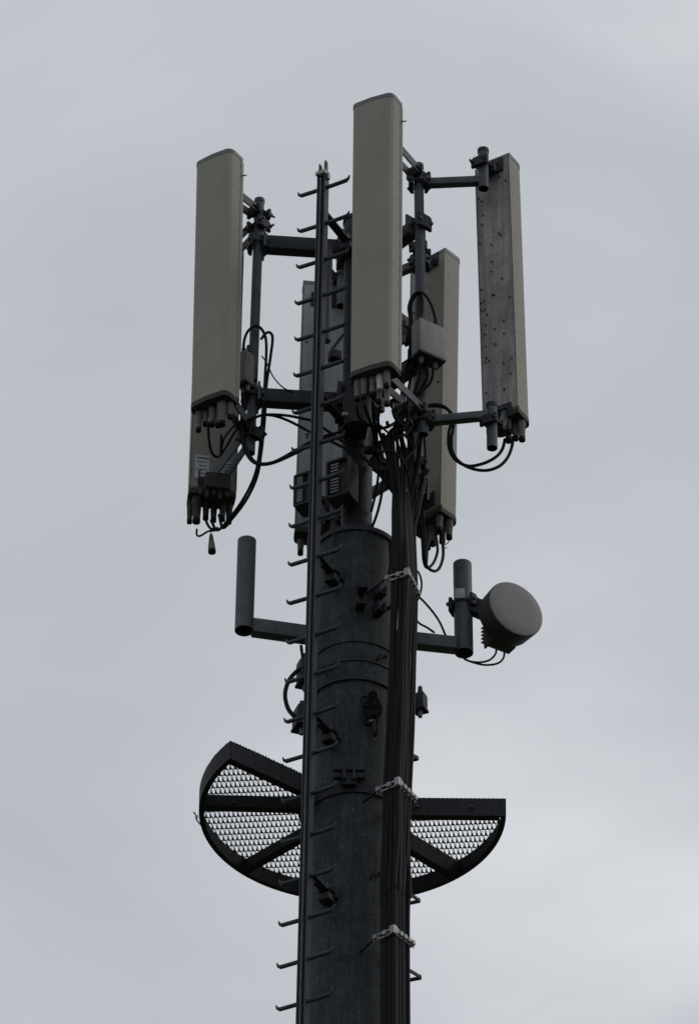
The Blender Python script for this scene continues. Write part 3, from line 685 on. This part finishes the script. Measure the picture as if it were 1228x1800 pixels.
# front antenna jumpers into the tangle
fj = [((626, 715, -.72), (632, 735, -.6), (650, 748, -.5), (670, 753, -.48), (690, 746, -.5), (704, 735, -.48), (716, 722, -.44)),
      ((640, 712, -.72), (646, 730, -.62), (655, 755, -.5), (660, 785, -.4), (664, 806, -.3), (676, 818, -.3)),
      ((655, 705, -.76), (656, 730, -.6), (661, 760, -.5), (661, 785, -.42), (656, 802, -.3)),
      ((680, 742, -.65), (682, 748, -.6), (690, 746, -.55), (699, 738, -.5), (708, 722, -.46), (712, 705, -.42)),
      ((690, 722, -.7), (694, 734, -.6), (702, 744, -.52), (710, 748, -.45), (716, 735, -.42)),
      ((668, 715, -.7), (664, 735, -.55), (666, 756, -.48), (672, 775, -.45), (680, 800, -.42), (690, 822, -.38)),
      ((716, 716, -.45), (710, 734, -.46), (698, 748, -.48), (686, 758, -.5), (681, 770, -.5), (680, 800, -.45), (686, 826, -.4), (690, 850, -.36))]
fl_ = ['front antenna cable curving in a long U up to the pole', 'front antenna cable from its second connector down beside the upper tube', 'front antenna cable from its middle dipping behind the pale boot', 'short front antenna cable hooking up right to the pole foot', 'front antenna cable from the rightmost connector in a small hook', 'front antenna cable bowing left beside the upper tube', 'cable crossing from right front pole foot to the left edge of bundle']
for pl, lb in zip(fj, fl_): cable(pl, .0095, lb, GJ)
cable([(738, 640, -.50), (737, 660, -.48), (730, 684, -.45), (722, 712, -.42), (718, 740, -.4)], .010, 'left black cable from the underside of the light grey box', GJ)
cable([(750, 644, -.50), (750, 664, -.48), (741, 682, -.45), (730, 700, -.44), (720, 726, -.42)], .011, 'middle black cable from the underside of the light grey box', GJ)
cable([(761, 646, -.50), (759, 664, -.48), (750, 680, -.46), (736, 690, -.46), (724, 704, -.44), (716, 730, -.42)], .009, 'right black cable from the underside of the light grey box', GJ)
bm = B(); a, b = P(652, 812, -.08), P(693, 822, -.32); bar(bm, a, b, .03, .055)
ca = obj('cable_arm', bm, 'galvd', mast)
for k in range(4):
    q = a.lerp(b, .2 + .22 * k); bm = B(); box(bm, q + Z * .03, ((b - a).normalized(), Z.cross((b - a).normalized()), Z), (.012, .02, .02 + .008 * (k % 2)), .004); obj('clamp_block', bm, 'boxd', ca)
loose = [([(702, 700, -.46), (712, 712, -.5), (718, 735, -.52), (710, 756, -.52), (697, 764, -.5), (690, 780, -.48)], 'loose thin cable bowing out below the pale clips to the left'),
         ([(728, 690, -.44), (716, 708, -.5), (700, 722, -.54), (696, 742, -.54), (706, 760, -.5), (719, 776, -.46), (724, 800, -.4)], 'loose thin cable snaking across the tangle in an S'),
         ([(668, 748, -.5), (684, 762, -.54), (700, 768, -.53), (714, 762, -.5), (726, 746, -.45)], 'loose thin cable slung level under the long U cable'),
         ([(664, 800, -.4), (678, 792, -.48), (694, 796, -.52), (708, 812, -.5), (718, 838, -.45), (722, 870, -.38)], 'loose thin cable crossing over the bundle top to the right'),
         ([(735, 772, -.38), (728, 790, -.44), (714, 806, -.5), (702, 826, -.5), (698, 852, -.46), (704, 880, -.42)], 'loose thin cable crossing the bundle top to the left'),
         ([(745, 770, -.38), (747, 800, -.36), (744, 840, -.3), (736, 870, -.27), (728, 905, -.26)], 'loose thin cable hanging straight from the right front pole foot')]
for pl, lb in loose: cable(pl, .0065, lb, GJ)
# cables seen against the sky beside the upper tube
cable([(676, 815, -.2), (673, 840, -.15), (671, 865, -.12), (666, 890, -.10), (659, 913, -.06), (650, 935, 0.0)], .008, 'right one of two thin cables bending in front of the sky beside the upper tube', GJ)
cable([(668, 815, -.2), (664, 840, -.15), (661, 862, -.12), (657, 880, -.10), (652, 900, -.06)], .0075, 'left one of two thin cables bending in front of the sky beside the upper tube', GJ)
cable([(686, 790, -.3), (690, 820, -.3), (692, 850, -.28), (690.5, 900, -.26), (690, 950, -.26), (684, 1010, -.3)], .009, 'cable bounding the sky gap left of the bundle above the flange', GJ)
# added pale plate stands in for the rear pole and its white reflection
bm = B(); a, b = P(729, 783, -.12), P(731, 832, -.12); bar(bm, a, b, .012, .05, up=V((1, .3, 0)))
sp = obj('pole_glint_plate', bm, 'boot', None, 'pale upright surge arrester plate among cables below right front pole', 'reflection stand-in')
bm = B(); bar(bm, P(733, 836, -.12), P(731, 858, -.12), .04, .03); obj('connector', bm, 'boxd', sp)
for i, pl in enumerate((((742, 850, -.1), (739, 870, -.12), (734, 885, -.14), (730, 905, -.16)), ((747, 845, -.1), (745, 862, -.12), (738, 880, -.14), (732, 900, -.16)))):
    cable(pl, .004, ['left', 'right'][i] + ' one of two pale thin wires below the reflection stand-in', name='pale_wire', m='boot')
# dark collector bracket with pale clamps under the front antenna
bm = B(); a, b = P(690, 716, -.52), P(716, 704, -.46); bar(bm, a, b, .03, .09)
cb = obj('cable_bracket', bm, 'galvd', None, 'dark bracket with pale clips among cables under the front antenna', 'cable bracket')
for k in range(5):
    q = a.lerp(b, (k + .5) / 5) + V((-.004, -.02, -.01)); obj('clip', box(B(), q, ((b - a).normalized(), V((0, 1, 0)), Z), (.007, .006, .012 if k % 2 else .018), .002), 'hang', cb)
# dark drum-like connector shroud behind the front antenna foot
bm = B(); c = P(628, 728, -.2); tube(bm, [c - Z * .11, c + Z * .09], [.075, .085], 28); ds = obj('cable_drum', bm, 'boxd', None, 'dark rounded cable closure in front of the upper tube under the front antenna', 'cable closure')
bm = B(); tube(bm, [c - Z * .12, c - Z * .105], .089, 28); obj('rim', bm, 'galvd', ds)
bm = B(); q = P(606, 728, -.30); box(bm, q, (V((1, 0, 0)), V((0, 1, 0)), Z), (.018, .006, .012), .003); obj('painted_glint', bm, 'hang', ds)  # pale chip painted on as the white reflection of the drum
# hose clips of the tangle: boots with grey sleeves
for i, (p, q) in enumerate((((702, 830, -.36), (707, 858, -.36)), ((709, 842, -.34), (712, 866, -.34)), ((714, 812, -.3), (719, 838, -.3)))):
    obj('cable_sleeve', tube(B(), [P(*p), P(*q)], [.014, .016], 12), 'boot', None, ['left', 'middle', 'upper right'][i] + ' pale grey sleeve where cables join above the bundle', 'cable sleeve')
# small cables by the right stub and the dish
cable([(727, 1002, -.1), (735, 1006, -.08), (740, 1020, -.06), (740, 1035, -.06), (735, 1052, -.06), (727, 1062, -.06)], .006, 'thin black cable loop right of the uppermost cable hanger', GJ)
cable([(728, 1042, -.1), (745, 1058, -.03), (762, 1078, .03), (773, 1095, .06), (783, 1118, .09)], .0065, 'long thin cable from the bundle down to the right dish arm', GJ)
cable([(727, 1085, -.12), (737, 1096, -.02), (750, 1103, .03), (763, 1112, .07)], .0065, 'short thin cable from the bundle to the right dish arm', GJ)
cable([(872, 1139, -.0), (870, 1150, -.0), (860, 1160, .02), (845, 1164, .06), (828, 1163, .1), (815, 1158, .12)], .006, 'inner thin cable looping under the dish to the stub tube', GJ)
cable([(886, 1145, -.0), (884, 1157, -.0), (874, 1166, .02), (855, 1169, .06), (836, 1166, .1), (818, 1160, .12)], .006, 'outer thin cable looping under the dish to the stub tube', GJ)
cable([(540, 1172, -.12), (524, 1178, -.12), (508, 1196, -.12), (501, 1220, -.12), (506, 1245, -.12), (520, 1262, -.12), (532, 1270, -.1)], .0125, 'thick black cable loop joining two dark boxes left of the ladder', GJ)
cable([(529, 1135, -.1), (531, 1150, -.1), (534, 1165, -.09), (538, 1175, -.08)], .009, 'short black cable entering the upper dark box left of the ladder', GJ)
# coil of spare cable strapped to the mast
cl = empty('cable_coil', P(650, 1270, -.3), 'tangled dark coil of spare cable strapped to the mast left of the bundle', 'cable coil')
rnd = random.Random(3)
for k in range(9):
    c = P(652 + rnd.uniform(-7, 7), 1245 + rnd.uniform(-16, 16), -.29); rx, rz = .030 + rnd.uniform(-.015, .018), .105 + rnd.uniform(-.05, .035); ph = rnd.uniform(-.9, .9)
    pts = [c + V((math.cos(j * math.pi / 8) * rx + math.sin(j * math.pi / 8) * rz * ph * .4, rnd.uniform(-.012, .012) , math.sin(j * math.pi / 8) * rz)) for j in range(17)]
    pts[-1] = pts[0]; obj('cable_turn', tube(B(), smooth(pts, 3), .007, 8), 'black', cl)
bm = B(); box(bm, P(652, 1243, -.285), (V((1, 0, 0)), V((0, 1, 0)), Z), (.050, .016, .006), .002); obj('strap', bm, 'black', cl)
bm = B(); tube(bm, [P(648, 1268, -.31), P(656, 1266, -.31)], .005, 6); obj('tie', bm, 'hang', cl)
